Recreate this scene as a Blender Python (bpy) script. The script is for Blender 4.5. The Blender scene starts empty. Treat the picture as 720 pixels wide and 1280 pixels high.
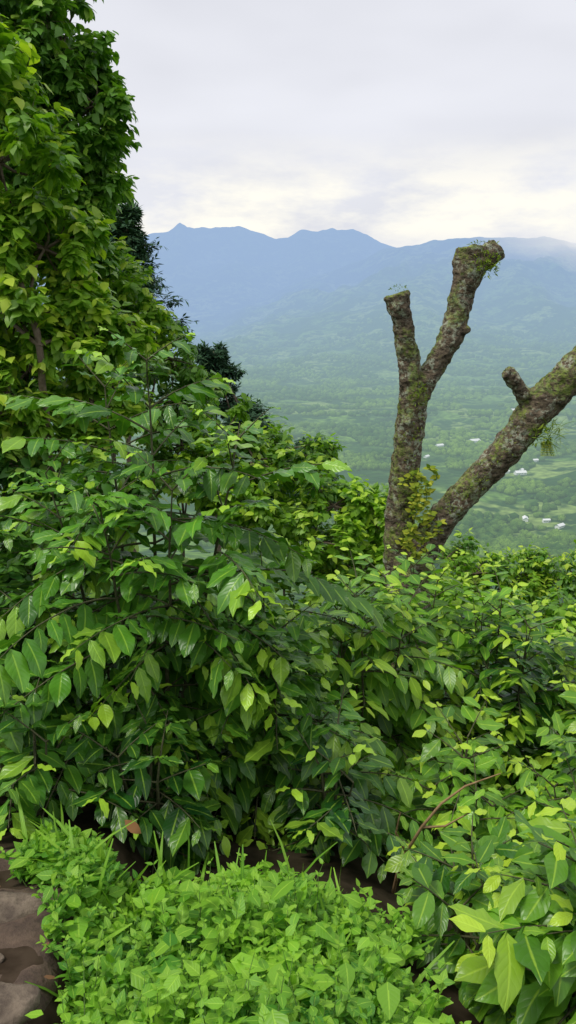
import bpy, math, numpy as np
from mathutils import Vector
rng = np.random.default_rng(11)
sc = bpy.context.scene
sc.view_settings.view_transform = 'Standard'
try: sc.view_settings.look = 'None'
except Exception: pass
sc.view_settings.exposure = 0

# ------------------------------------------------------------------ helpers
def sstep(a, b, x):
    t = np.clip((x - a) / (b - a), 0, 1); return t * t * (3 - 2 * t)
def _hash(ix, iy, s):
    n = (ix.astype(np.int64) * 374761393 + iy.astype(np.int64) * 668265263 + s * 1442695041) & 0x7fffffff
    n = ((n ^ (n >> 13)) * 1274126177) & 0x7fffffff
    n = n ^ (n >> 16)
    return (n & 0xffff) / 65535.0
def vnoise(x, y, s=0):
    ix = np.floor(x); iy = np.floor(y); fx = x - ix; fy = y - iy
    fx = fx * fx * (3 - 2 * fx); fy = fy * fy * (3 - 2 * fy)
    a = _hash(ix, iy, s); b = _hash(ix + 1, iy, s); c = _hash(ix, iy + 1, s); d = _hash(ix + 1, iy + 1, s)
    return (a * (1 - fx) + b * fx) * (1 - fy) + (c * (1 - fx) + d * fx) * fy
def fbm(x, y, o=4, s=0):
    r = 0; a = .5
    for i in range(o):
        r = r + a * vnoise(x, y, s + i); x = x * 2.03 + 7.1; y = y * 2.03 + 3.3; a *= .5
    return r
def nrm(a): return a / np.maximum(np.linalg.norm(a, axis=-1, keepdims=True), 1e-9)

class Acc:
    def __init__(s): s.V=[]; s.F=[]; s.M=[]; s.A=[]; s.Y=[]; s.n=0
    def add(s, v, f, m=0, a=None, y=None):
        k = len(v)
        s.V.append(np.asarray(v, np.float32)); s.F.append(np.asarray(f, np.int32) + s.n)
        s.M.append(np.full(len(f), m, np.int32))
        s.A.append(np.zeros((k, 3), np.float32) if a is None else a.astype(np.float32))
        s.Y.append(np.zeros(k, np.float32) if y is None else y.astype(np.float32)); s.n += k
    def build(s, name, mats, smooth=True, parent=None):
        V = np.concatenate(s.V); F = np.concatenate(s.F); M = np.concatenate(s.M)
        me = bpy.data.meshes.new(name)
        me.vertices.add(len(V)); me.vertices.foreach_set('co', V.ravel())
        me.loops.add(F.size); me.loops.foreach_set('vertex_index', F.ravel())
        me.polygons.add(len(F)); me.polygons.foreach_set('loop_start', np.arange(len(F), dtype=np.int32) * F.shape[1])
        me.polygons.foreach_set('material_index', M)
        me.polygons.foreach_set('use_smooth', np.full(len(F), smooth))
        me.update(calc_edges=True)
        at = me.attributes.new('leaf', 'FLOAT_VECTOR', 'POINT'); at.data.foreach_set('vector', np.concatenate(s.A).ravel())
        at = me.attributes.new('young', 'FLOAT', 'POINT'); at.data.foreach_set('value', np.concatenate(s.Y))
        for m in mats: me.materials.append(m)
        o = bpy.data.objects.new(name, me); sc.collection.objects.link(o)
        if parent: o.parent = parent
        return o

def grid_faces(nr, nc, wrap=False):
    i = np.arange(nr - 1)[:, None]; j = np.arange(nc if wrap else nc - 1)[None, :]
    j2 = (j + 1) % nc
    return np.stack([i*nc + j, i*nc + j2, (i+1)*nc + j2, (i+1)*nc + j], -1).reshape(-1, 4)

def tube(acc, pts, rad, sides=5, mat=1, rough=0.0, cap=False):
    pts = np.asarray(pts, float); n = len(pts); rad = np.broadcast_to(np.asarray(rad, float), (n,))
    t = nrm(np.gradient(pts, axis=0)); ref = np.array([0.13, 0.31, 1.0]) if abs(t[:, 2]).mean() < .8 else np.array([1., .2, .1])
    a = nrm(np.cross(t, ref)); b = np.cross(t, a)
    th = np.arange(sides) / sides * 2 * math.pi
    rr = rad[:, None] * (1 + rough * (rng.random((n, sides)) - .5))
    v = pts[:, None] + rr[..., None] * (a[:, None] * np.cos(th)[None, :, None] + b[:, None] * np.sin(th)[None, :, None])
    v = v.reshape(-1, 3); f = grid_faces(n, sides, True)
    A = np.zeros((len(v), 3)); A[:, 2] = rng.random()
    acc.add(v, f, mat, A)
    if cap:
        for e in (0, n - 1):
            ring = v[e*sides:(e+1)*sides]; c = ring.mean(0)
            vv = np.vstack([ring, c + (ring - c) * .03]); acc.add(vv, grid_faces(2, sides, True), mat)

def leaf_template(nl=6, nw=4, width=.4, curl=.25, fold=.25, wave=.03, wf=4, shape='ell', twist=0.0):
    u = np.linspace(0, 1, nl + 1); v = np.linspace(-1, 1, nw + 1)
    if shape == 'ell': w = np.sin(math.pi * u ** .92) ** .8; w = w * (1 - .3 * sstep(.76, 1, u))
    elif shape == 'ovate': w = np.sin(math.pi * u ** .65) ** .9
    else: w = np.sin(math.pi * u ** .8) ** .6
    w = np.maximum(w * width * .5, .008)
    U, Vv = np.meshgrid(u, v, indexing='ij'); Wd = np.repeat(w[:, None], nw + 1, 1)
    x = Vv * Wd; y = U - .12 * curl * U ** 2
    z = -curl * U ** 2 + np.abs(Vv) * Wd * fold * 2 * .5 - (Vv ** 2) * Wd * .25 + wave * np.sin(U * math.pi * wf + (Vv > 0) * 1.3) * np.abs(Vv)
    x = x + twist * U ** 2 * .3
    P = np.stack([x, y, z], -1).reshape(-1, 3)
    return P, grid_faces(nl + 1, nw + 1), np.stack([U, Vv], -1).reshape(-1, 2)

CL = [1.3]
def place(acc, tmpls, P, D, N, L, young=None, mat=0, rnd=None):
    n = len(P); P = np.asarray(P, float); D = nrm(D); X = nrm(np.cross(D, N)); Z = np.cross(X, D)
    L = np.broadcast_to(L, (n,)); young = np.zeros(n) if young is None else np.broadcast_to(young, (n,))
    rnd = rng.random(n) if rnd is None else rnd
    # leaf tone: individual variation plus patches of darker / lighter growth through the plant
    cn = fbm(P[:, 0] * CL[0] + P[:, 2] * .8, P[:, 1] * CL[0] + P[:, 2] * CL[0] * 1.1, 3, 77)
    rnd = np.clip(.6 * rnd + (cn - .34) * 1.5, 0, 1)
    pick = rng.integers(0, len(tmpls), n)
    for k, (T, F, UV) in enumerate(tmpls):
        m = np.nonzero(pick == k)[0]
        if not len(m): continue
        c = len(T)
        v = P[m][:, None] + L[m][:, None, None] * (X[m][:, None] * T[None, :, 0:1] + D[m][:, None] * T[None, :, 1:2] + Z[m][:, None] * T[None, :, 2:3])
        f = (F[None] + (np.arange(len(m)) * c)[:, None, None]).reshape(-1, 4)
        a = np.concatenate([np.repeat(UV[None], len(m), 0), np.repeat(rnd[m][:, None, None], c, 1)], -1).reshape(-1, 3)
        acc.add(v.reshape(-1, 3), f, mat, a, np.repeat(young[m], c))

# ------------------------------------------------------------------ materials
def newmat(name):
    m = bpy.data.materials.new(name); m.use_nodes = True; nt = m.node_tree; nt.nodes.clear(); return m, nt
def nd(nt, t, **kw):
    n = nt.nodes.new(t)
    for k, v in kw.items(): setattr(n, k, v)
    return n
def mth(nt, op, a, b=None, c=None, clamp=False):
    n = nd(nt, 'ShaderNodeMath', operation=op); n.use_clamp = clamp
    for i, q in enumerate((a, b, c)):
        if q is None: continue
        if isinstance(q, (int, float)): n.inputs[i].default_value = q
        else: nt.links.new(q, n.inputs[i])
    return n.outputs[0]
def mixc(nt, f, a, b, blend='MIX'):
    n = nd(nt, 'ShaderNodeMix', data_type='RGBA', blend_type=blend)
    for i, q in ((0, f), (6, a), (7, b)):
        if isinstance(q, (int, float)): n.inputs[i].default_value = q
        elif isinstance(q, tuple): n.inputs[i].default_value = (*q, 1)
        else: nt.links.new(q, n.inputs[i])
    return n.outputs[2]
def mapr(nt, v, a, b, c=0, d=1):
    n = nd(nt, 'ShaderNodeMapRange'); n.clamp = True
    nt.links.new(v, n.inputs[0])
    for i, q in enumerate((a, b, c, d)): n.inputs[i + 1].default_value = q
    return n.outputs[0]
def noise(nt, vec, scale, detail=3, rough=.55):
    n = nd(nt, 'ShaderNodeTexNoise'); n.inputs['Scale'].default_value = scale; n.inputs['Detail'].default_value = detail
    n.inputs['Roughness'].default_value = rough
    if vec is not None: nt.links.new(vec, n.inputs['Vector'])
    return n.outputs['Fac']

def leaf_mat(name, dark, light, young, rough=.38, transl=.28, veins=True, spec=.5):
    m, nt = newmat(name); L = nt.links
    at = nd(nt, 'ShaderNodeAttribute', attribute_name='leaf'); sp = nd(nt, 'ShaderNodeSeparateXYZ'); L.new(at.outputs['Vector'], sp.inputs[0])
    u, v, r = sp.outputs
    yg = nd(nt, 'ShaderNodeAttribute', attribute_name='young').outputs['Fac']
    col = mixc(nt, r, dark, light); col = mixc(nt, yg, col, young)
    av = mth(nt, 'ABSOLUTE', v)
    rib = mapr(nt, av, .03, .12, 1, 0)
    geo = nd(nt, 'ShaderNodeNewGeometry')
    if veins: col = mixc(nt, mth(nt, 'MULTIPLY', rib, .45), col, tuple(min(1, c * 1.15 + .02) for c in young))
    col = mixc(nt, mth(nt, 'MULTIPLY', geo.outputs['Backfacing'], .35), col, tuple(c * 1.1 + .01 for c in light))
    b = nd(nt, 'ShaderNodeBsdfPrincipled'); L.new(col, b.inputs['Base Color'])
    b.inputs['Roughness'].default_value = rough; b.inputs['Specular IOR Level'].default_value = spec
    if veins:
        ph = mth(nt, 'SUBTRACT', mth(nt, 'MULTIPLY', u, 44), mth(nt, 'MULTIPLY', av, 11))
        s = mth(nt, 'ABSOLUTE', mth(nt, 'SINE', mth(nt, 'MULTIPLY', ph, .5)))
        hgt = mth(nt, 'SUBTRACT', mth(nt, 'POWER', s, .6), mth(nt, 'MULTIPLY', rib, .8))
        bp = nd(nt, 'ShaderNodeBump'); bp.inputs['Strength'].default_value = .35; bp.inputs['Distance'].default_value = .002
        L.new(hgt, bp.inputs['Height']); L.new(bp.outputs[0], b.inputs['Normal'])
    tr = nd(nt, 'ShaderNodeBsdfTranslucent')
    tc = mixc(nt, 1.0, col, (1.3, 1.4, .4), 'MULTIPLY'); L.new(tc, tr.inputs[0])
    mx = nd(nt, 'ShaderNodeMixShader'); mx.inputs[0].default_value = transl
    L.new(b.outputs[0], mx.inputs[1]); L.new(tr.outputs[0], mx.inputs[2])
    o = nd(nt, 'ShaderNodeOutputMaterial'); L.new(mx.outputs[0], o.inputs[0]); return m

def simple_mat(name, c1, c2, scale=20, rough=.85, bump=.4, bd=.01):
    m, nt = newmat(name); L = nt.links
    geo = nd(nt, 'ShaderNodeNewGeometry'); n = noise(nt, geo.outputs['Position'], scale, 6, .65)
    b = nd(nt, 'ShaderNodeBsdfPrincipled'); L.new(mixc(nt, mapr(nt, n, .35, .65), c1, c2), b.inputs['Base Color'])
    b.inputs['Roughness'].default_value = rough
    bp = nd(nt, 'ShaderNodeBump'); bp.inputs['Strength'].default_value = bump; bp.inputs['Distance'].default_value = bd
    L.new(n, bp.inputs['Height']); L.new(bp.outputs[0], b.inputs['Normal'])
    o = nd(nt, 'ShaderNodeOutputMaterial'); L.new(b.outputs[0], o.inputs[0]); return m

def painted_haze(nt, shader, m):
    """aerial perspective painted into the material: haze-coloured emission grows with distance from the origin"""
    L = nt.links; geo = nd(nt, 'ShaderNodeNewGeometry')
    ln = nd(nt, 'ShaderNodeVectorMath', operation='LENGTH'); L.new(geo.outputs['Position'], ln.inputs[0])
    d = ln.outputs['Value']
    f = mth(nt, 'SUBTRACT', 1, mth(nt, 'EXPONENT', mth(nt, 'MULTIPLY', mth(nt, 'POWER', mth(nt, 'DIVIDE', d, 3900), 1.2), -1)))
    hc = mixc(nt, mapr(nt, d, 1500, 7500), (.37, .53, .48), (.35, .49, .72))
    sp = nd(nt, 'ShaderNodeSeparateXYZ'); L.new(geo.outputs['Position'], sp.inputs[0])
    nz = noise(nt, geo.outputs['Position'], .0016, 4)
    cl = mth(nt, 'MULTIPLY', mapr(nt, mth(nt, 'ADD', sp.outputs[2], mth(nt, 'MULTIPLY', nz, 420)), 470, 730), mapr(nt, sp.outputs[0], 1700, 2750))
    hc = mixc(nt, cl, hc, (.80, .82, .88))  # ridge cloud painted in too, as pale emission set by height and position
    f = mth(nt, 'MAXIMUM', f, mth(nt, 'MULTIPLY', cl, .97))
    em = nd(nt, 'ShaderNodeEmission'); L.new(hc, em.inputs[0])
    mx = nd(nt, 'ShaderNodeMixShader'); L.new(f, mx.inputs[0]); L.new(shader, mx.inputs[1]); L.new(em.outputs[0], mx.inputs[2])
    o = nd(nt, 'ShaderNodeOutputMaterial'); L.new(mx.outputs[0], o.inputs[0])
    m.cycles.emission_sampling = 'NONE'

def ground_mat():
    m, nt = newmat('ground_soil_and_forest'); L = nt.links
    geo = nd(nt, 'ShaderNodeNewGeometry'); pos = geo.outputs['Position']
    ln = nd(nt, 'ShaderNodeVectorMath', operation='LENGTH'); L.new(pos, ln.inputs[0]); d = ln.outputs['Value']
    near = mixc(nt, mapr(nt, noise(nt, pos, 9, 4), .4, .62), (.03, .02, .012), (.06, .042, .028))
    near = mixc(nt, mapr(nt, d, 2.0, 6.0), near, (.012, .028, .008))
    n1 = noise(nt, pos, .003, 4, .6); n2 = noise(nt, pos, .014, 3, .65)
    vor = nd(nt, 'ShaderNodeTexVoronoi'); vor.inputs['Scale'].default_value = .055; L.new(pos, vor.inputs['Vector'])
    fld = nd(nt, 'ShaderNodeTexVoronoi'); fld.inputs['Scale'].default_value = .0055; L.new(pos, fld.inputs['Vector'])
    fs = nd(nt, 'ShaderNodeSeparateColor'); L.new(fld.outputs['Color'], fs.inputs[0])
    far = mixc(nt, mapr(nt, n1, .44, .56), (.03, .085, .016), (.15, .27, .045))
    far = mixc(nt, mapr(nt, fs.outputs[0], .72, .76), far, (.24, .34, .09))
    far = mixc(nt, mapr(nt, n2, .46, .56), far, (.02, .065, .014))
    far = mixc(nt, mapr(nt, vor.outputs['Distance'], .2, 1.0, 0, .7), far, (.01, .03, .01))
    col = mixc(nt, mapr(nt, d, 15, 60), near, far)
    b = nd(nt, 'ShaderNodeBsdfPrincipled'); L.new(col, b.inputs['Base Color']); b.inputs['Roughness'].default_value = .95
    b.inputs['Specular IOR Level'].default_value = .1
    bp = nd(nt, 'ShaderNodeBump'); bp.inputs['Strength'].default_value = .9; bp.inputs['Distance'].default_value = 6
    L.new(mth(nt, 'MULTIPLY', mth(nt, 'SUBTRACT', 1, vor.outputs['Distance']), mapr(nt, d, 60, 400)), bp.inputs['Height']); L.new(bp.outputs[0], b.inputs['Normal'])
    painted_haze(nt, b.outputs[0], m); return m

def crown_mat():
    m, nt = newmat('forest_canopy'); L = nt.links
    at = nd(nt, 'ShaderNodeAttribute', attribute_name='leaf'); sp = nd(nt, 'ShaderNodeSeparateXYZ'); L.new(at.outputs['Vector'], sp.inputs[0])
    geo = nd(nt, 'ShaderNodeNewGeometry'); pos = geo.outputs['Position']
    n = noise(nt, pos, .5, 2, .7)
    big = noise(nt, pos, .004, 2)
    f = mth(nt, 'ADD', mth(nt, 'MULTIPLY', sp.outputs[2], .55), mapr(nt, big, .42, .58, -.1, .45), clamp=True)
    col = mixc(nt, f, (.025, .08, .012), (.20, .33, .045))
    col = mixc(nt, mapr(nt, n, .45, .6, 0, .6), col, (.015, .045, .01))
    b = nd(nt, 'ShaderNodeBsdfPrincipled'); L.new(col, b.inputs['Base Color']); b.inputs['Roughness'].default_value = .9; b.inputs['Specular IOR Level'].default_value = .15
    bp = nd(nt, 'ShaderNodeBump'); bp.inputs['Distance'].default_value = 1.5; L.new(n, bp.inputs['Height']); L.new(bp.outputs[0], b.inputs['Normal'])
    painted_haze(nt, b.outputs[0], m); return m

def haze_simple(name, c):
    m, nt = newmat(name); b = nd(nt, 'ShaderNodeBsdfPrincipled')
    geo = nd(nt, 'ShaderNodeNewGeometry'); n = noise(nt, geo.outputs['Position'], .4, 3)
    nt.links.new(mixc(nt, mapr(nt, n, .3, .7, 0, .4), c, tuple(q * .6 for q in c)), b.inputs['Base Color']); b.inputs['Roughness'].default_value = .7
    painted_haze(nt, b.outputs[0], m); return m

M_coffee = leaf_mat('coffee_leaf', (.012, .068, .010), (.10, .30, .022), (.36, .60, .04), rough=.32, transl=.16, spec=.5)
M_coffee_l = leaf_mat('coffee_leaf_light', (.02, .105, .012), (.19, .43, .028), (.44, .64, .045), rough=.34, transl=.24, spec=.48)
M_shrub = leaf_mat('shrub_leaf', (.045, .16, .014), (.25, .48, .03), (.44, .64, .05), rough=.42, transl=.33, veins=False, spec=.35)
M_treeA = leaf_mat('tree_leaf_yellow_green', (.055, .19, .018), (.28, .50, .04), (.48, .63, .06), rough=.4, transl=.36, veins=False, spec=.4)
M_treeB = leaf_mat('tree_leaf_green', (.035, .14, .022), (.19, .40, .05), (.34, .53, .07), rough=.4, transl=.3, veins=False, spec=.42)
M_under = leaf_mat('undergrowth_leaf', (.012, .05, .01), (.05, .14, .02), (.10, .2, .03), rough=.5, transl=.2, veins=False, spec=.3)
M_dark = leaf_mat('cypress_spray', (.02, .06, .03), (.055, .13, .06), (.08, .17, .07), rough=.7, transl=.1, veins=False, spec=.2)
M_weed = leaf_mat('weed_leaf', (.05, .21, .016), (.25, .52, .035), (.42, .66, .06), rough=.42, transl=.3, veins=True, spec=.35)
M_moss = leaf_mat('moss_frond', (.06, .15, .012), (.22, .34, .03), (.48, .50, .05), rough=.7, transl=.25, veins=False, spec=.2)
M_twig = simple_mat('twig_bark', (.05, .055, .02), (.11, .11, .05), 60)
M_green = simple_mat('green_stem', (.08, .17, .03), (.12, .22, .04), 60)
M_limb = simple_mat('limb_bark', (.09, .065, .04), (.22, .17, .12), 18)
M_dirt = simple_mat('trodden_dirt', (.045, .028, .02), (.12, .08, .055), 14, .95, .9, .02)
M_stone = simple_mat('path_stone', (.07, .05, .035), (.20, .155, .11), 16, .85, .9, .025)
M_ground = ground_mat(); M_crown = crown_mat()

def bark_mat():
    m, nt = newmat('mossy_lichen_bark'); L = nt.links
    geo = nd(nt, 'ShaderNodeNewGeometry'); pos = geo.outputs['Position']; sp = nd(nt, 'ShaderNodeSeparateXYZ'); L.new(geo.outputs['Normal'], sp.inputs[0])
    mp = nd(nt, 'ShaderNodeMapping'); mp.inputs['Scale'].default_value = (1, 1, 2.2); L.new(pos, mp.inputs[0])
    n1 = noise(nt, pos, 7, 5, .7); n2 = noise(nt, pos, 30, 5, .7); n3 = noise(nt, mp.outputs[0], 22, 6, .75); n4 = noise(nt, pos, 4.5, 5, .65)
    col = mixc(nt, mapr(nt, n3, .40, .60), (.04, .03, .022), (.23, .18, .125))
    col = mixc(nt, mapr(nt, n1, .52, .62, 0, .5), col, (.15, .095, .055))
    lich = mth(nt, 'MULTIPLY', mapr(nt, n2, .49, .54), mapr(nt, n1, .45, .55))
    col = mixc(nt, mth(nt, 'MULTIPLY', lich, .85), col, (.46, .50, .38))
    mo = mapr(nt, mth(nt, 'ADD', n4, mth(nt, 'MULTIPLY', sp.outputs[2], .13)), .49, .59)
    mo = mth(nt, 'MULTIPLY', mo, mapr(nt, n2, .40, .56))
    col = mixc(nt, mth(nt, 'MULTIPLY', mo, .82), col, mixc(nt, mapr(nt, n3, .4, .6), (.07, .12, .015), (.28, .36, .06)))
    b = nd(nt, 'ShaderNodeBsdfPrincipled'); L.new(col, b.inputs['Base Color']); b.inputs['Roughness'].default_value = .92; b.inputs['Specular IOR Level'].default_value = .2
    bp = nd(nt, 'ShaderNodeBump'); bp.inputs['Strength'].default_value = 1; bp.inputs['Distance'].default_value = .02
    L.new(mth(nt, 'ADD', n3, mth(nt, 'MULTIPLY', n2, .5)), bp.inputs['Height']); L.new(bp.outputs[0], b.inputs['Normal'])
    o = nd(nt, 'ShaderNodeOutputMaterial'); L.new(b.outputs[0], o.inputs[0]); return m
M_bark = bark_mat()

# ------------------------------------------------------------------ terrain
PY = [-400, -60, -3, 1.4, 2.2, 3.3, 4, 6, 10, 20, 40, 100, 300, 700, 1150, 1500, 2500, 14000, 20000]
PZ = [60, 14, 0, 0, -.2, -.6, -1.0, -1.9, -3.9, -9.2, -20, -52, -140, -275, -345, -352, -350, -300, -300]
FT = [-1.5, -.6, -.3, -.2, -.178, -.15, -.138, -.1295, -.121, -.112, -.09, -.0577, -.035, -.0144, .0, .012, .0385, .06, .077, .095, .11, .13, .2, .6, 1.5]
FS = [.05, .06, .07, .076, .079, .085, .0875, .0945, .0885, .086, .0885, .0885, .084, .076, .0785, .084, .0865, .0845, .0860, .079, .072, .064, .05, .03, .02]
NT = [-1.5, -.3, -.1, 0, .06, .12, .16, .2, .25, .308, .3465, .45, .7, 1.5]
NS = [-.04, -.04, -.02, .02, .042, .064, .070, .0755, .079, .077, .070, .078, .08, .07]
def h(x, y):
    x = np.asarray(x, float); y = np.asarray(y, float)
    z = np.interp(y, PY, PZ)
    side = sstep(-.66, -.5, x) * .2 + sstep(.1, 1.0, x) * .35
    z = z - side * sstep(.2, 1.2, y) * (1 - sstep(8, 30, y))
    z = z + .45 * np.clip(-x, -25, 60) * sstep(2, 7, y) * (1 - sstep(300, 1200, y))
    yy = np.maximum(y, 1.0); t = np.clip(x / yy, -1.5, 1.5)
    und = sstep(60, 900, y)
    z = z + und * (fbm(x / 420, y / 420, 4, 3) - .47) * 70
    gl = np.abs(fbm(x / 900 + 3, y / 2600, 5, 9) - .47) * 2
    rf = sstep(5200, 11000, y) ** 1.25; sl = np.interp(t, FT, FS) + (fbm(t * 55, t * 0, 4, 61) - .47) * .0075
    zf = -330 + (sl * y + 330) * rf - (gl * 520 + (fbm(x/300, y/300, 4, 21)-.47)*200) * rf * (1 - sstep(9800, 11000, y)) - sstep(11000, 14000, y) * 700
    rn = sstep(2600, 8200, y) ** 1.15; sn = np.interp(t, NT, NS) + (fbm(t * 45, t * 0, 4, 67) - .47) * .007
    gl2 = np.abs(fbm(x / 700 + 13, y / 1500, 5, 19) - .47) * 2
    zn = -345 + (sn * y + 345) * rn - (gl2 * 400 + (fbm(x/260, y/260, 4, 31)-.47)*150) * rn * (1 - sstep(7000, 8200, y)) - sstep(8200, 10500, y) * 1200
    small = (fbm(x / 120, y / 900, 3, 5) - .45) * 30
    z = np.where(y > 2400, np.maximum(z, np.maximum(zf, zn) + small * sstep(4000, 7000, y)), z)
    return z

ang = np.concatenate([np.arange(-180, -30, 4), np.arange(-30, -24, 1.), np.arange(-24, 26, .16), np.arange(26, 32, 1.), np.arange(32, 180, 4)]) * math.pi / 180
rad = np.concatenate([[.02], np.geomspace(.3, 3000, 170), np.arange(3040, 12500, 55), [13000, 14000, 17000]])
R, Aa = np.meshgrid(rad, ang, indexing='ij'); X = R * np.sin(Aa); Y = R * np.cos(Aa); Z = h(X, Y)
micro = (fbm(X * 3, Y * 3, 3, 44) - .45) * .06 * (R < 30); Z = Z + micro
V = np.stack([X, Y, Z], -1).reshape(-1, 3); F = grid_faces(len(rad), len(ang), True)[:, ::-1]
rowmax = (F.min(1) // len(ang))
isM = rad[rowmax] > 5200
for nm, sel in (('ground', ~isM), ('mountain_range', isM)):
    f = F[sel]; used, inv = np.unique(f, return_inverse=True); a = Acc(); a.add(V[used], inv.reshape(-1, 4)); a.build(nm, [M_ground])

# ------------------------------------------------------------------ valley forest
import bmesh
def icos(s):
    bm = bmesh.new(); bmesh.ops.create_icosphere(bm, subdivisions=s, radius=1)
    r = np.array([v.co[:] for v in bm.verts]), np.array([[v.index for v in f.verts] for f in bm.faces]); bm.free(); return r
ico, icf = icos(1); ico2, icf2 = icos(2); ico4, icf4 = icos(4)
houses = [(492, 2060, 28, .4), (520, 1980, 20, 1.2), (493, 1640, 24, .2), (505, 1672, 14, 1.0), (455, 1270, 17, .7), (415, 1330, 16, 1.4), (330, 1850, 16, .9), (720, 2500, 34, .3),
          (470, 1660, 13, .6), (445, 1310, 12, .1), (385, 1980, 20, .5), (610, 2050, 18, .8), (560, 1760, 15, .3)]
def crowns(name, N, y0, y1, t0, t1, base, facs, r0, r1, keep=.42):
    yv = y0 * np.exp(rng.random(N) * math.log(y1 / y0)); tv = t0 + (t1 - t0) * rng.random(N); xv = tv * yv
    k = fbm(xv / 160, yv / 160, 3, 71) > keep - .1 * rng.random(N)
    for hx, hy, s, _ in houses: k &= (np.hypot(xv - hx, yv - hy) > s * 1.1) & ~((np.abs(xv - hx) < s) & (yv < hy) & (yv > hy - 45))
    xv = xv[k]; yv = yv[k]; n = len(xv); r = (r0 + (r1 - r0) * rng.random(n) ** 2) * (1 + yv / 5000)
    zv = h(xv, yv) + r * .5
    c = len(base); S = np.stack([r * (.8 + .4 * rng.random(n)), r * (.8 + .4 * rng.random(n)), r * (.65 + .5 * rng.random(n))], -1)
    v = base[None] * (1 + .5 * (rng.random((n, c)) - .5))[..., None] * S[:, None] + np.stack([xv, yv, zv], -1)[:, None]
    f = (facs[None] + (np.arange(n) * c)[:, None, None]).reshape(-1, 3)
    a = np.zeros((n, c, 3)); a[..., 2] = rng.random(n)[:, None]
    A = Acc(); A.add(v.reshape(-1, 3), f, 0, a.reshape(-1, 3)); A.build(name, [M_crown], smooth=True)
crowns('valley_forest', 26000, 950, 5200, -.12, .44, ico, icf, 4.0, 8.5, .45)
crowns('hillside_forest', 1500, 60, 950, -.5, .6, ico2, icf2, 2.5, 5, .3)

# ------------------------------------------------------------------ houses
M_wall = haze_simple('white_wall', (.8, .8, .78)); M_roof = haze_simple('metal_roof', (.8, .8, .82)); M_win = haze_simple('window_glass', (.05, .06, .08))
def boxm(name, c, s, mat, par):
    A = Acc(); q = np.array([[x, y, z] for x in (-.5, .5) for y in (-.5, .5) for z in (-.5, .5)]) * s + c
    A.add(q, [[0, 1, 3, 2], [4, 6, 7, 5], [0, 4, 5, 1], [2, 3, 7, 6], [0, 2, 6, 4], [1, 5, 7, 3]]); return A.build(name, [mat], False, par)
for hx, hy, s, rot in houses:
    e = bpy.data.objects.new('farm_house', None); sc.collection.objects.link(e)
    e.location = (hx, hy, float(h(hx, hy)) + 1.5); e.rotation_euler[2] = rot; d = s * .5
    boxm('walls', (0, 0, 1), (s, d, 5), M_wall, e)
    A = Acc(); rh = d * .32; o = .8
    A.add([[-s/2-o, -d/2-o, 3.4], [s/2+o, -d/2-o, 3.4], [s/2+o, 0, 3.6+rh], [-s/2-o, 0, 3.6+rh], [-s/2-o, d/2+o, 3.4], [s/2+o, d/2+o, 3.4]], [[0, 1, 2, 3], [3, 2, 5, 4]]); A.build('roof', [M_roof], False, e)
    for i in range(3): boxm('window_%d' % (i+1), (-s*.35 + i*s*.22, -d/2 - .06, 1.6), (1.6, .1, 1.3), M_win, e)
    boxm('door', (s*.36, -d/2 - .06, .5), (1.6, .1, 3), M_win, e)

# ------------------------------------------------------------------ leaf templates
T_near = [leaf_template(7, 4, wd, c, f, w, k, 'ell', tw) for wd, c, f, w, k, tw in ((.48, .18, .34, .05, 4, .2), (.45, .30, .26, .06, 5, -.3), (.52, .10, .42, .045, 3, 0), (.45, .42, .3, .055, 6, .3), (.48, -.04, .3, .06, 5, -.15))]
T_mid = [leaf_template(5, 2, wd, c, f, .03, 3, 'ell') for wd, c, f in ((.47, .18, .34), (.45, .38, .28), (.5, .03, .4))]
T_far = [leaf_template(3, 2, .54, c, f, 0, 3, 'ovate') for c, f in ((.2, .25), (.4, .2), (.05, .3))]
T_ov = [leaf_template(4, 2, .62, c, f, .02, 3, 'ovate') for c, f in ((.2, .25), (.35, .2), (.05, .35))]
T_weed = [leaf_template(4, 2, .58, c, f, .01, 3, 'ovate') for c, f in ((.15, .3), (.3, .2), (0, .3))]
T_need = [leaf_template(2, 2, .3, c, .2, 0, 3, 'ell') for c in (.1, .3)]
T_blade = [leaf_template(4, 2, .06, c, .3, 0, 3, 'ell') for c in (.3, .7)]
UP = np.array([0, 0, 1.])

def lateral(acc, p0, d, length, droop, Ll, tm, sp=.055, youngf=.5):
    n = max(3, int(length / sp)); d = nrm(np.array(d, float)); P = [np.array(p0, float)]
    for i in range(n):
        d = nrm(d + np.array([0, 0, -droop * sp]) + rng.normal(0, .03, 3)); P.append(P[-1] + d * sp)
    P = np.array(P); tube(acc, P, np.linspace(.004 + .002 * length, .0015, len(P)), 4, 1)
    t = nrm(np.gradient(P, axis=0)); side = nrm(np.cross(t, UP + rng.normal(0, .12, 3)))
    i0 = min(3, n // 3); idx = np.arange(i0, n + 1); m = len(idx)
    isy = rng.random() < youngf
    for sgn in (-1, 1):
        dd = side[idx] * sgn * .85 + t[idx] * .55 + np.array([0, 0, -.28]) + rng.normal(0, .15, (m, 3))
        nn = UP + side[idx] * sgn * .3 + rng.normal(0, .22, (m, 3))
        s = (idx - i0) / max(1, m - 1)
        L = Ll * (.76 + .36 * rng.random(m)) * np.where(s > .9, .62, 1) * np.where(s > .8, .85, 1)
        yg = np.where(s > .85, .95, np.where(s > .65, .4, .0)) * (1 if isy else .15) + .06 * rng.random(m)
        keep = rng.random(m) > .06
        place(acc, tm, (P[idx] + dd * .006)[keep], dd[keep], nn[keep], L[keep], np.clip(yg, 0, 1)[keep])

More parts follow.
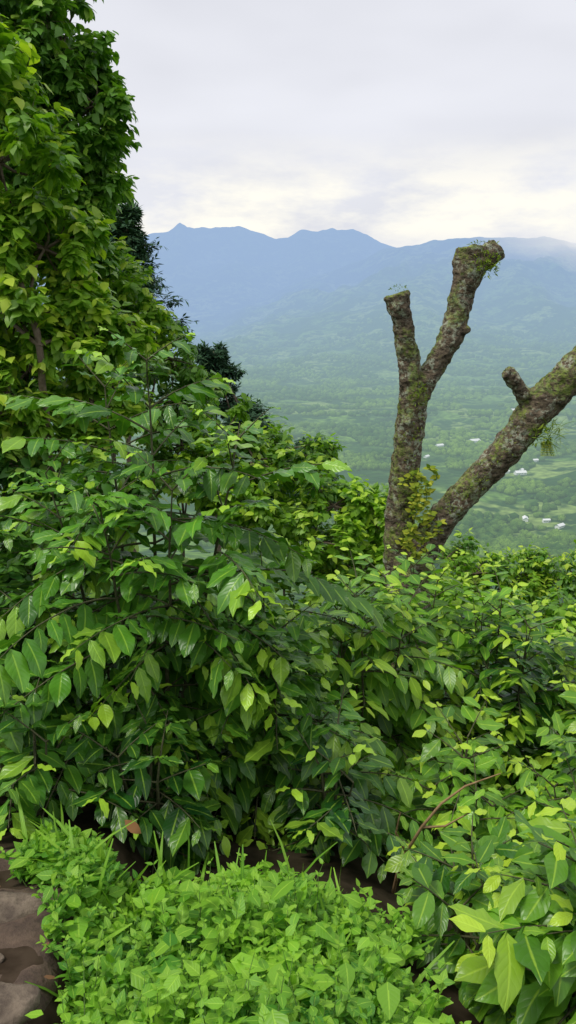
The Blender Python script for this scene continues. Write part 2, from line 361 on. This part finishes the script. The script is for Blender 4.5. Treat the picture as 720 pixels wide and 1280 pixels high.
def coffee_bush(name, x, y, top, R, stems=4, Ll=.14, tm=T_mid, mat=None, spread=.4, node=.10, youngf=.5, sp=.068, hv=.28):
    acc = Acc(); g = float(h(x, y)) - .05
    for s in range(stems):
        a = s / stems * 2 * math.pi + rng.random() * 1.2; rr = spread * R * (.5 + .6 * rng.random()) if stems > 1 else 0
        H = (top - g) * (1 if s == 0 else 1 - hv * (.2 + rng.random()))
        if s == 0: rr *= .15
        n = int(H / node); k = np.linspace(0, 1, n + 1)
        P = np.stack([x + math.cos(a) * rr * k ** .8, y + math.sin(a) * rr * k ** .8, g + H * k], -1) + np.cumsum(rng.normal(0, .004, (n + 1, 3)), 0)
        tube(acc, P, np.linspace(.015, .003, n + 1), 5, 1)
        th = rng.random() * 6
        for i in range(int(n * .1), n + 1):
            f = k[i]; th += math.pi / 2 + rng.normal(0, .3)
            for q in (0, math.pi):
                if rng.random() < .08: continue
                Lr = R * (min(1, (1 - f) * 2.2 + .3)) * (.6 + .6 * rng.random()) * (1 if f > .25 else .85)
                el = 0.08 + .75 * f ** 3 + rng.normal(0, .10)
                dr = (math.cos(th + q) * math.cos(el), math.sin(th + q) * math.cos(el), math.sin(el))
                lateral(acc, P[i], dr, Lr, 1.1 - .1 * f, Ll * (.85 if f > .92 else 1), tm, sp, youngf)
    return acc.build(name, [mat or M_coffee, M_twig])

# big coffee bush on the left, its neighbours, and the rows down the slope
CL[0] = 1.6
coffee_bush('coffee_bush', -.62, 3.35, 1.38, .76, 6, .155, T_near, spread=.65, youngf=.65)
coffee_bush('coffee_bush', -1.45, 3.3, .78, .6, 5, .155, T_near, youngf=.55)
coffee_bush('coffee_bush', -.1, 3.35, .40, .48, 5, .15, T_near, youngf=.6)
coffee_bush('coffee_bush', -1.0, 2.72, .08, .38, 4, .14, T_near, youngf=.35)
coffee_bush('coffee_bush', -.55, 2.75, -.02, .36, 4, .14, T_near, youngf=.35)
coffee_bush('coffee_bush', .2, 3.0, -.15, .42, 4, .145, T_near, youngf=.45)
coffee_bush('coffee_bush', .42, 4.2, .10, .6, 6, .15, T_mid, M_coffee_l, youngf=.85, hv=.15)
coffee_bush('coffee_bush', .80, 4.75, .0, .5, 5, .145, T_mid, M_coffee_l, youngf=.85, hv=.15)
coffee_bush('coffee_bush', 1.3, 4.5, -.14, .55, 6, .15, T_mid, M_coffee_l, youngf=.9, hv=.15)
coffee_bush('coffee_bush', 1.85, 4.2, -.22, .6, 6, .15, T_mid, M_coffee_l, youngf=.9, hv=.15)
coffee_bush('coffee_bush', .8, 3.15, -.30, .45, 5, .145, T_near, M_coffee_l, youngf=.65)
coffee_bush('coffee_bush', 1.35, 3.0, -.17, .48, 5, .145, T_near, M_coffee_l, youngf=.7)
coffee_bush('coffee_bush', .92, 1.85, .16, .44, 6, .175, T_near, M_coffee_l, youngf=.7)
coffee_bush('coffee_bush', .60, 2.2, -.22, .36, 4, .15, T_near, M_coffee_l, youngf=.5)
coffee_bush('coffee_bush', 2.3, 5.3, -.6, .7, 4, .14, T_mid, M_coffee_l, youngf=.7)

# dry bare branch
A = Acc(); tube(A, [(.42, 2.7, -.75), (.43, 2.62, -.55), (.44, 2.52, -.38), (.48, 2.45, -.22), (.54, 2.42, -.10), (.62, 2.42, -.03), (.74, 2.42, 0.02)], [.008, .008, .007, .006, .005, .004, .002], 5, 0)
tube(A, [(.48, 2.45, -.22), (.56, 2.43, -.2), (.64, 2.4, -.12)], [.005, .004, .002], 4, 0)
tube(A, [(.44, 2.52, -.38), (.39, 2.46, -.25), (.40, 2.44, -.15)], [.005, .004, .002], 4, 0)
A.build('dry_branch', [simple_mat('dry_wood', (.20, .12, .05), (.36, .24, .12), 40)])

# ------------------------------------------------------------------ broadleaf trees / shrubs
def sph(n):
    v = nrm(rng.normal(size=(n, 3))); return v
st = []
for yy in (0, .5, 1):
    for q in range(3): st.append((.012 * (1.2 - yy) * math.cos(q * 2.094), yy, .012 * (1.2 - yy) * math.sin(q * 2.094)))
STICK = (np.array(st), grid_faces(3, 3, True), np.zeros((9, 2)))
def clump_tree(name, trunk, clusters, Ll, tm, mat, limbmat=M_limb, sub=10, tw=16, k=9, droop=.5, trunk_r=.06, youngf=.25, sr=.42):
    acc = Acc(); tr = np.array(trunk, float)
    for (cx, cy, cz, rx, ry, rz) in clusters:
        c = np.array([cx, cy, cz]); r = np.array([rx, ry, rz])
        j = int(np.argmin(np.abs(tr[:, 2] - (cz - rz * 1.1)))); s = tr[j]
        m = (s + c) / 2 + rng.normal(0, .08, 3); w = np.linspace(0, 1, 8)[:, None]
        pts = (1-w)**2 * s + 2*w*(1-w) * m + w**2 * c; tube(acc, pts, np.linspace(trunk_r * .4, .012, 8), 5, 1, .15)
        d = sph(sub); sc_ = c + d * r * (.55 + .45 * rng.random((sub, 1)))
        for q in range(sub):
            ww = np.linspace(0, 1, 5)[:, None]; mid = (c + sc_[q]) / 2 + rng.normal(0, .05, 3)
            tube(acc, (1-ww)**2 * c + 2*ww*(1-ww) * mid + ww**2 * sc_[q], np.linspace(.014, .005, 5), 4, 1)
        R2 = r * sr * (.7 + .6 * rng.random((sub, 1)))
        o = sph(sub * tw).reshape(sub, tw, 3)
        a = sc_[:, None] + o * R2[:, None] * .15; b = sc_[:, None] + o * R2[:, None] * (.7 + .5 * rng.random((sub, tw, 1)))
        b[..., 2] += .04
        a = a.reshape(-1, 3); b = b.reshape(-1, 3); td = nrm(b - a); nT = len(a)
        place(acc, [STICK], a, td, np.tile([.1, .2, 1.], (nT, 1)), np.linalg.norm(b - a, axis=1), mat=1)
        s_ = np.linspace(.25, 1, k)[None, :, None] + rng.normal(0, .04, (nT, k, 1))
        P = a[:, None] + (b - a)[:, None] * s_
        sd = nrm(np.cross(td, UP + rng.normal(0, .2, (nT, 3))))[:, None] * np.where(np.arange(k) % 2, 1, -1)[None, :, None]
        D = td[:, None] * .5 + sd * .8 + rng.normal(0, .3, (nT, k, 3)) + np.array([0, 0, -droop])
        N = UP + rng.normal(0, .35, (nT, k, 3)) + o.reshape(-1, 1, 3) * .4
        yg = np.clip((s_[..., 0] - .6) * 2.5, 0, 1) * (rng.random((nT, 1)) < youngf) + .08 * rng.random((nT, k))
        place(acc, tm, P.reshape(-1, 3), D.reshape(-1, 3), N.reshape(-1, 3), Ll * (.6 + .6 * rng.random(nT * k)), np.clip(yg, 0, 1).ravel())
    w = np.linspace(0, 1, 24); ts = np.linspace(0, 1, len(tr)); pts = np.stack([np.interp(w, ts, tr[:, i]) for i in range(3)], -1) + rng.normal(0, .008, (24, 3))
    tube(acc, pts, np.linspace(trunk_r, trunk_r * .15, 24), 8, 1, .15)
    return acc.build(name, [mat, limbmat])
def gz(x, y): return float(h(x, y)) - .1

# front yellow-green tree, far left
clump_tree('broadleaf_tree', [(-1.85, 6.4, gz(-1.85, 6.4)), (-1.9, 6.2, 0.2), (-1.84, 5.95, 1.3), (-2.15, 6.2, 2.4), (-2.3, 6.3, 3.4)],
   [(-2.35, 6.3, 3.2, .5, .5, .45), (-2.1, 6.2, 2.6, .5, .5, .4), (-2.5, 6.2, 2.0, .5, .5, .5), (-1.85, 6.3, 2.0, .42, .4, .35), (-2.05, 6.2, 1.5, .5, .35, .35), (-1.6, 6.4, 1.35, .38, .4, .32),
    (-2.3, 6.1, .9, .45, .4, .4), (-2.75, 6.4, 2.9, .5, .5, .6), (-2.9, 6.3, 1.3, .5, .5, .7), (-1.6, 6.5, .7, .4, .35, .35), (-2.1, 6.5, .45, .4, .35, .35)],
   .11, T_ov, M_treeA, sub=13, tw=16, k=9, droop=.5, youngf=.45, trunk_r=.045)
clump_tree('shrub', [(-2.3, 6.0, gz(-2.3, 6.0)), (-2.25, 6.0, -.2), (-2.2, 6.0, .6)], [(-2.35, 5.9, .45, .5, .4, .4), (-1.9, 5.9, .15, .45, .4, .4), (-1.5, 6.0, .1, .45, .4, .4), (-2.5, 5.9, -.2, .5, .4, .4), (-1.9, 5.8, -.4, .5, .4, .4)],
   .12, T_ov, M_treeB, sub=10, tw=14, k=8, youngf=.4, trunk_r=.03)
# taller green tree behind
clump_tree('broadleaf_tree', [(-3.2, 9, gz(-3.2, 9)), (-3.1, 9, 1), (-3.0, 9, 3), (-3.1, 9, 4.4), (-3.2, 9, 5.2)],
   [(-2.25, 8.8, 4.1, .5, .6, .5), (-1.95, 8.8, 3.55, .4, .5, .4), (-2.45, 8.7, 3.2, .55, .6, .5), (-3.0, 8.6, 3.9, .7, .6, .7), (-2.7, 8.8, 4.9, .5, .6, .5), (-3.3, 8.6, 4.9, .8, .6, .7), (-2.1, 9, 2.8, .42, .5, .35),
    (-3.7, 8.6, 3.4, .7, .6, .8), (-2.9, 8.6, 2.6, .6, .5, .5), (-2.3, 8.7, 2.2, .5, .5, .4), (-3.2, 8.7, 1.6, .6, .5, .6), (-3.4, 8.6, .6, .6, .5, .6), (-2.8, 8.6, .9, .5, .5, .5)],
   .12, T_ov, M_treeB, sub=16, tw=17, k=9, droop=.55, youngf=.25, trunk_r=.10)
# descending shoulder of shrubs
S = [('shrub', -2.1, 9.2, [(-2.15, 9.2, 1.8, .5, .5, .4), (-1.8, 9.2, 1.35, .5, .5, .4), (-2.5, 9.1, 1.2, .5, .5, .45), (-2.0, 9.0, .75, .5, .5, .4)], M_treeA),
     ('shrub', -1.4, 9.8, [(-1.45, 9.8, .95, .42, .5, .38), (-1.15, 9.8, .4, .45, .5, .38), (-1.7, 9.6, .4, .5, .5, .5), (-1.3, 9.6, -.1, .5, .5, .4)], M_treeB),
     ('shrub', -.7, 9.0, [(-.75, 9.0, .15, .42, .4, .38), (-.4, 9.0, -.15, .4, .4, .35), (-.9, 8.9, -.35, .5, .5, .4), (-.5, 8.8, -.7, .5, .5, .4)], M_shrub),
     ('shrub', -.1, 10.5, [(-.1, 10.5, -.3, .5, .5, .38), (.3, 10.5, -.6, .45, .5, .38), (-.4, 10.4, -.7, .5, .5, .5), (.1, 10.3, -1.2, .6, .5, .5)], M_shrub),
     ('shrub', .6, 9.2, [(.55, 9.2, -.75, .42, .45, .38), (.95, 9.2, -.95, .4, .45, .38), (.3, 9.0, -1.15, .5, .5, .4), (.85, 9.0, -1.5, .55, .5, .45), (.3, 8.9, -1.7, .5, .5, .4)], M_shrub),
     ('shrub', 1.5, 11, [(1.5, 11, -1.8, .5, .5, .42), (1.05, 11, -1.5, .45, .5, .38), (1.9, 11, -2.3, .5, .5, .42), (1.3, 10.9, -2.3, .6, .5, .5)], M_shrub),
     ('shrub', 2.6, 12, [(2.5, 12, -2.4, .55, .5, .5), (3.0, 12, -2.6, .5, .5, .45), (2.2, 12, -2.9, .5, .5, .5), (2.8, 11.8, -3.1, .6, .5, .5)], M_shrub),
     ('shrub', 3.8, 12, [(3.6, 12, -2.7, .55, .5, .5), (4.1, 12, -2.75, .5, .5, .5), (4.6, 12, -2.6, .55, .5, .5), (3.9, 11.8, -3.2, .7, .5, .5), (3.3, 11.9, -3.0, .5, .5, .5)], M_treeA),
     ('shrub', 2.6, 8.0, [(2.3, 8, -1.85, .5, .5, .4), (2.9, 8, -1.9, .5, .5, .4), (1.8, 8, -1.7, .45, .5, .4)], M_shrub)]
for nm, x, y, cl, mt in S:
    g = gz(x, y); topz = max(c[2] for c in cl)
    clump_tree(nm, [(x, y, g), (x + .05, y, (g + topz) / 2), (x - .03, y, topz)], cl, .11, T_far if y > 9.5 else T_ov, mt, sub=11, tw=14, k=8, droop=.45, youngf=.45, trunk_r=.03)
# dark cypress trees on the ridge: uneven flat tiers
CL[0] = .8
def cypress(x, y, top, levels, w, gap):
    g = gz(x, y); cl = []; z = top - .15
    for i in range(levels):
        ww = w * (.2 + .8 * min(1, (i + 1) / 6)); a0 = rng.random() * 6.28
        for q in range(4):
            a = a0 + q * 1.57 + rng.normal(0, .4); e = .25 + .6 * rng.random()
            cl.append((x + math.cos(a) * ww * e, y + math.sin(a) * ww * e, z - .3 * rng.random(), ww * (.35 + .35 * rng.random()), ww * .5, .2 + .12 * rng.random()))
        z -= gap * (.6 + .7 * rng.random())
    clump_tree('cypress_tree', [(x, y, g), (x, y, (g + top) / 2), (x, y, top)], cl, .2, T_need, M_dark, sub=10, tw=16, k=8, droop=.15, youngf=.2, trunk_r=.12, sr=.6)
cypress(-4.3, 21, 3.9, 10, 1.4, .42)
cypress(-2.2, 24, .2, 7, 1.5, .45)
cypress(.9, 30, -3.5, 6, 1.7, .5)
CL[0] = 1.5
# undergrowth carpet hiding the soil between the bushes
acc = Acc(); N = 20000
yv = 3.3 + 22 * rng.random(N) ** 1.6; xv = (-.55 + 1.15 * rng.random(N)) * yv; zv = h(xv, yv) + .5 * rng.random(N) * np.minimum(1, yv / 6)
place(acc, T_far, np.stack([xv, yv, zv], -1), rng.normal(0, 1, (N, 3)) * [1, 1, .4], UP + rng.normal(0, .3, (N, 3)), .07 + .1 * rng.random(N), .2 * rng.random(N))
acc.build('undergrowth', [M_under])

# ------------------------------------------------------------------ weeds
CL[0] = 6
acc = Acc(); N = 3000
xv = -.86 + 1.32 * rng.random(N); yv = 1.15 + 1.25 * rng.random(N)
edge = fbm(xv * 4, yv * 4, 2, 3)
keep = (xv > -.74 + .22 * edge + .10 * (yv < 1.75) - .28 * sstep(2.0, 2.15, yv)) & (yv < 2.32 - .75 * np.maximum(0, xv - .0) + .1 * edge) & (xv < .26 + .4 * edge)
xv = xv[keep]; yv = yv[keep]; n = len(xv)
gzv = h(xv, yv); H = (.08 + .17 * rng.random(n)) * (.25 + 1.6 * fbm(xv * 3.5, yv * 3.5, 3, 9)) * (1 - .45 * sstep(1.95, 2.2, yv))
base = np.stack([xv, yv, gzv], -1); lean = rng.normal(0, .35, (n, 3)); lean[:, 2] = 1; lean = nrm(lean)
prnd = rng.random(n); psz = .65 + 1.0 * rng.random(n) ** 2
place(acc, [STICK], base, lean, np.tile([1., .1, 0], (n, 1)), H, mat=1)
for lv in range(6):
    f = .35 + .65 * lv / 5; th = rng.random(n) * 6.28 if lv == 0 else th + math.pi / 2 + rng.normal(0, .2, n)
    for q in (0, math.pi):
        el = .05 + .5 * (lv / 5) + rng.normal(0, .35, n)
        D = np.stack([np.cos(th + q) * np.cos(el), np.sin(th + q) * np.cos(el), np.sin(el)], -1)
        L = (.026 + .02 * rng.random(n)) * (1 if lv < 5 else .6) * psz
        place(acc, T_weed, base + lean * (H * f)[:, None], D, UP + rng.normal(0, .3, (n, 3)), L, np.clip(.45 * (lv >= 4) * rng.random(n), 0, 1), rnd=np.clip(prnd * .7 + .3 * rng.random(n), 0, 1))
m = 480; i = rng.integers(0, n, m); P = base[i] + np.stack([rng.normal(0, .02, m), rng.normal(0, .02, m), H[i] * (.85 + .25 * rng.random(m))], -1)
D = rng.normal(0, 1, (m, 3)); D[:, 2] = .1 * rng.random(m) - .1
place(acc, T_ov, P, D, UP + rng.normal(0, .25, (m, 3)), .045 + .055 * rng.random(m) ** 2, .3 * rng.random(m))
m = 220; i = rng.integers(0, n, m); D = rng.normal(0, .45, (m, 3)); D[:, 2] = 1
place(acc, T_blade, base[i], D, rng.normal(0, 1, (m, 3)), .15 + .12 * rng.random(m), .4 * rng.random(m))
acc.build('weed_patch', [M_weed, M_green])

# ------------------------------------------------------------------ dirt path with stones
nx, ny = 60, 90; xs = np.linspace(-2.2, -.52, nx); ys = np.linspace(-1.5, 2.35, ny); YY, XX = np.meshgrid(ys, xs, indexing='ij')
ZZ = h(XX, YY) + .012 + (fbm(XX * 7, YY * 7, 4, 2) - .45) * .06 - .12 * sstep(-.62, -.52, XX)
A = Acc(); A.add(np.stack([XX, YY, ZZ], -1).reshape(-1, 3), grid_faces(ny, nx)); A.build('dirt_path', [M_dirt])
def stone(x, y, sx, sy, sz, rot):
    v = ico4.copy(); v[:, 2] = .5 * np.tanh(v[:, 2] * 2.2)
    ns = 1 + .45 * (fbm(v[:, 0] * 1.6 + x * 9, v[:, 1] * 1.6 + y * 9 + v[:, 2], 3, 4) - .45)
    v = v * ns[:, None] * [sx, sy, sz]; v[:, 2] += (fbm(v[:, 0] * 25 + 9, v[:, 1] * 25, 4, 8) - .45) * .02
    c, s = math.cos(rot), math.sin(rot); v = v @ np.array([[c, s, 0], [-s, c, 0], [0, 0, 1]])
    A = Acc(); A.add(v + [x, y, float(h(x, y)) + .01], icf4); A.build('path_stone', [M_stone], True)
stone(-.86, 1.93, .15, .06, .06, .15); stone(-.70, 1.48, .11, .07, .05, .5); stone(-.95, 1.62, .03, .025, .02, 1); stone(-.76, 1.70, .015, .015, .012, 2)
stone(-1.2, 1.9, .14, .10, .07, .4)
acc = Acc(); m = 26; xv = -1.4 + .8 * rng.random(m); yv = 1.2 + .95 * rng.random(m)
place(acc, T_mid, np.stack([xv, yv, h(xv, yv) + .03], -1), rng.normal(0, 1, (m, 3)) * [1, 1, .15], UP + rng.normal(0, .3, (m, 3)), .02 + .02 * rng.random(m))
place(acc, T_mid, np.array([[-.54, 2.26, -.05]]), np.array([[.5, -.1, -.45]]), np.array([[.1, -1, .5]]), np.array([.075]), rnd=np.array([1.]))
acc.build('fallen_leaves', [leaf_mat('dead_leaf', (.10, .05, .025), (.42, .20, .08), (.4, .2, .1), .7, .1, False)])

# ------------------------------------------------------------------ pruned tree
CL[0] = 5
par = bpy.data.objects.new('pruned_tree', None); sc.collection.objects.link(par)
def cr(pts, n):
    pts = np.array(pts, float); P = np.vstack([2*pts[0]-pts[1], pts, 2*pts[-1]-pts[-2]]); out = []
    for i in range(1, len(P) - 2):
        for t in np.linspace(0, 1, n, endpoint=False):
            out.append(.5 * ((2*P[i]) + (-P[i-1]+P[i+1])*t + (2*P[i-1]-5*P[i]+4*P[i+1]-P[i+2])*t*t + (-P[i-1]+3*P[i]-3*P[i+1]+P[i+2])*t**3))
    out.append(P[-2]); return np.array(out)
acc = Acc()
def limb(pts):  # (x,y,z,r)
    c = cr(pts, 6); tube(acc, c[:, :3], c[:, 3], 14, 0, .10, True)
g = gz(.95, 6)
limb([(.98, 6.0, g, .24), (.97, 6.0, -1.0, .2), (.95, 6, -.6, .17), (.89, 6, -.35, .125), (.885, 6, -.05, .115), (.905, 6, .27, .118), (.925, 5.99, .6, .108), (.945, 5.99, .82, .115), (.93, 5.98, 1.0, .095), (.875, 5.97, 1.3, .08), (.835, 5.96, 1.5, .078), (.80, 5.95, 1.62, .09), (.785, 5.95, 1.67, .095)])
limb([(.93, 6, .7, .09), (.98, 6.01, .93, .09), (1.12, 6.03, 1.17, .085), (1.215, 6.04, 1.36, .095), (1.255, 6.05, 1.5, .09), (1.30, 6.06, 1.7, .098), (1.33, 6.06, 1.84, .115), (1.325, 6.06, 2.0, .105)])
limb([(1.30, 6.06, 1.76, .08), (1.39, 6.05, 1.88, .09), (1.48, 6.05, 1.96, .085), (1.53, 6.05, 1.995, .075)])
limb([(1.25, 6.04, 1.4, .05), (1.31, 6.0, 1.41, .035), (1.33, 6.0, 1.44, .025)])
limb([(.98, 6, -.9, .15), (.99, 6, -.55, .14), (1.05, 5.98, -.33, .13), (1.20, 5.95, -.04, .118), (1.38, 5.92, .2, .115), (1.56, 5.9, .41, .115), (1.70, 5.88, .60, .118), (1.80, 5.87, .76, .128), (1.92, 5.86, .92, .135), (2.07, 5.85, 1.08, .13), (2.26, 5.83, 1.3, .13), (2.42, 5.8, 1.55, .12), (2.55, 5.78, 1.9, .11), (2.6, 5.78, 2.1, .11)])
limb([(1.86, 5.86, .84, .09), (1.75, 5.84, .93, .065), (1.68, 5.82, 1.02, .055), (1.615, 5.81, 1.10, .05), (1.575, 5.8, 1.125, .052)])
limb([(.90, 6, .05, .05), (.97, 5.9, .10, .03)])
for z in (-.1, .15, .4, .62):
    limb([(.90, 6, z, .06), (.90 + rng.normal(0, .06), 5.9, z + .03, .045)])
tr = acc.build('trunk', [M_bark], parent=par)
rm = tr.modifiers.new('remesh', 'REMESH'); rm.mode = 'VOXEL'; rm.voxel_size = .013; rm.use_smooth_shade = True
sm = tr.modifiers.new('smooth', 'SMOOTH'); sm.iterations = 3
for sz, stt in ((.12, .04), (.035, .022)):
    tx = bpy.data.textures.new('bark_lumps', 'CLOUDS'); tx.noise_scale = sz; tx.noise_depth = 2
    dm = tr.modifiers.new('d', 'DISPLACE'); dm.texture = tx; dm.strength = stt; dm.mid_level = .5; dm.texture_coords = 'GLOBAL'
# moss, ferns
acc = Acc()
def tuft(c, r, n, L, tm=T_need, out=.5, yg=.3):
    o = sph(n); P = np.array(c) + o * np.array(r); D = o * out + rng.normal(0, .4, (n, 3)) + [0, 0, .25]
    place(acc, tm, P, D, UP + rng.normal(0, .5, (n, 3)), L * (.5 + rng.random(n)), yg * rng.random(n))
tuft((1.42, 5.97, 1.90), (.10, .06, .06), 340, .024); tuft((1.44, 5.95, 1.84), (.06, .03, .05), 120, .03); tuft((1.42, 6.05, 2.02), (.1, .06, .012), 110, .022)
tuft((.80, 5.93, 1.71), (.06, .05, .012), 50, .02); tuft((.97, 5.91, .93), (.06, .04, .09), 240, .03)
tuft((1.86, 5.78, .66), (.10, .06, .06), 200, .035); tuft((1.95, 5.76, .68), (.05, .05, .08), 90, .08, T_blade)
for q in range(36):
    k = rng.random(); c = (1.2 + 1.05 * k + rng.normal(0, .03), 5.8, .0 + 1.26 * k + .05 + rng.normal(0, .05)); tuft(c, (.05, .03, .03), 40, .018)
for q in range(16):
    k = rng.random(); tuft((.90 + rng.normal(0, .05), 5.88, -.3 + 1.2 * k), (.04, .02, .05), 35, .018)
acc.build('moss', [M_moss], parent=par)
acc = Acc()
for q in range(20):
    a = rng.normal(0, .6); p = np.array([1.03 + rng.normal(0, .06), 5.84, -.35 + .035 * q]); pts = [p]
    for i in range(6): pts.append(pts[-1] + np.array([math.sin(a) * .02 + rng.normal(0, .01), -.006, .028 - .005 * i]))
    pts = np.array(pts); tube(acc, pts, .003, 4, 1); m = len(pts)
    for s in (-1, 1):
        D = np.tile([s * 1., -.2, .3], (m, 1)) + rng.normal(0, .4, (m, 3)); place(acc, T_ov, pts, D, np.array([0, -.8, .7]) + rng.normal(0, .3, (m, 3)), .03 + .03 * rng.random(m), rng.random(m))
for q in range(7):
    a = rng.normal(0, .7); pts = np.array([[1.9 + math.sin(a) * i * .012, 5.74, .62 - i * .013] for i in range(9)]); m = 9
    tube(acc, pts, .002, 3, 1)
    for s in (-1, 1): place(acc, T_need, pts, np.tile([s * 1., -.2, -.2], (m, 1)), np.array([0, -.9, .4]) + rng.normal(0, .1, (m, 3)), .045 * np.linspace(1, .4, m), rng.random(m))
acc.build('fern_and_climber', [M_moss, M_green], parent=par)

# ------------------------------------------------------------------ sky & sun
w = bpy.data.worlds.new('World'); sc.world = w; w.use_nodes = True; nt = w.node_tree; nt.nodes.clear(); L = nt.links
sky = nd(nt, 'ShaderNodeTexSky'); sky.sky_type = 'NISHITA'; sky.sun_disc = False
EL, AZ = math.radians(62), math.radians(-115)
sky.sun_elevation = EL; sky.sun_rotation = AZ
tc = nd(nt, 'ShaderNodeTexCoord'); sp = nd(nt, 'ShaderNodeSeparateXYZ'); L.new(tc.outputs['Generated'], sp.inputs[0])
mp = nd(nt, 'ShaderNodeMapping'); mp.inputs['Scale'].default_value = (1, 1, 3.0); L.new(tc.outputs['Generated'], mp.inputs[0])
n1 = noise(nt, mp.outputs[0], 2.6, 3, .5); n2 = noise(nt, mp.outputs[0], 7, 5, .6)
c = mixc(nt, mapr(nt, n1, .35, .65), (7.7, 7.8, 8.4), (8.8, 8.9, 9.5))
lowb = mth(nt, 'MULTIPLY', mapr(nt, sp.outputs[2], .05, .09), mapr(nt, sp.outputs[2], .19, .12))
glow = mth(nt, 'MULTIPLY', lowb, mapr(nt, n2, .38, .60))
c = mixc(nt, glow, c, (11.0, 10.6, 9.4))
c = mixc(nt, 0.95, sky.outputs[0], c)
bg = nd(nt, 'ShaderNodeBackground'); bg.inputs[1].default_value = .1; L.new(c, bg.inputs[0])
o = nd(nt, 'ShaderNodeOutputWorld'); L.new(bg.outputs[0], o.inputs[0])
sl = bpy.data.lights.new('sun', 'SUN'); sl.energy = 2.4; sl.angle = math.radians(18); sl.color = (1, .96, .86)
so = bpy.data.objects.new('sun', sl); sc.collection.objects.link(so)
dv = Vector((math.sin(AZ) * math.cos(EL), math.cos(AZ) * math.cos(EL), math.sin(EL)))
so.rotation_euler = dv.to_track_quat('Z', 'Y').to_euler(); so.location = (0, 0, 50)

cam = bpy.data.cameras.new('camera'); co = bpy.data.objects.new('camera', cam); sc.collection.objects.link(co)
cam.sensor_fit = 'VERTICAL'; cam.sensor_height = 32; cam.lens = 16 / math.tan(math.radians(33)); cam.clip_end = 40000; cam.clip_start = .05
co.location = (0, 0, 1.6); co.rotation_euler = (math.radians(90 - 14.8), 0, 0); sc.camera = co
print('faces', sum(len(o.data.polygons) for o in sc.objects if o.type == 'MESH'))
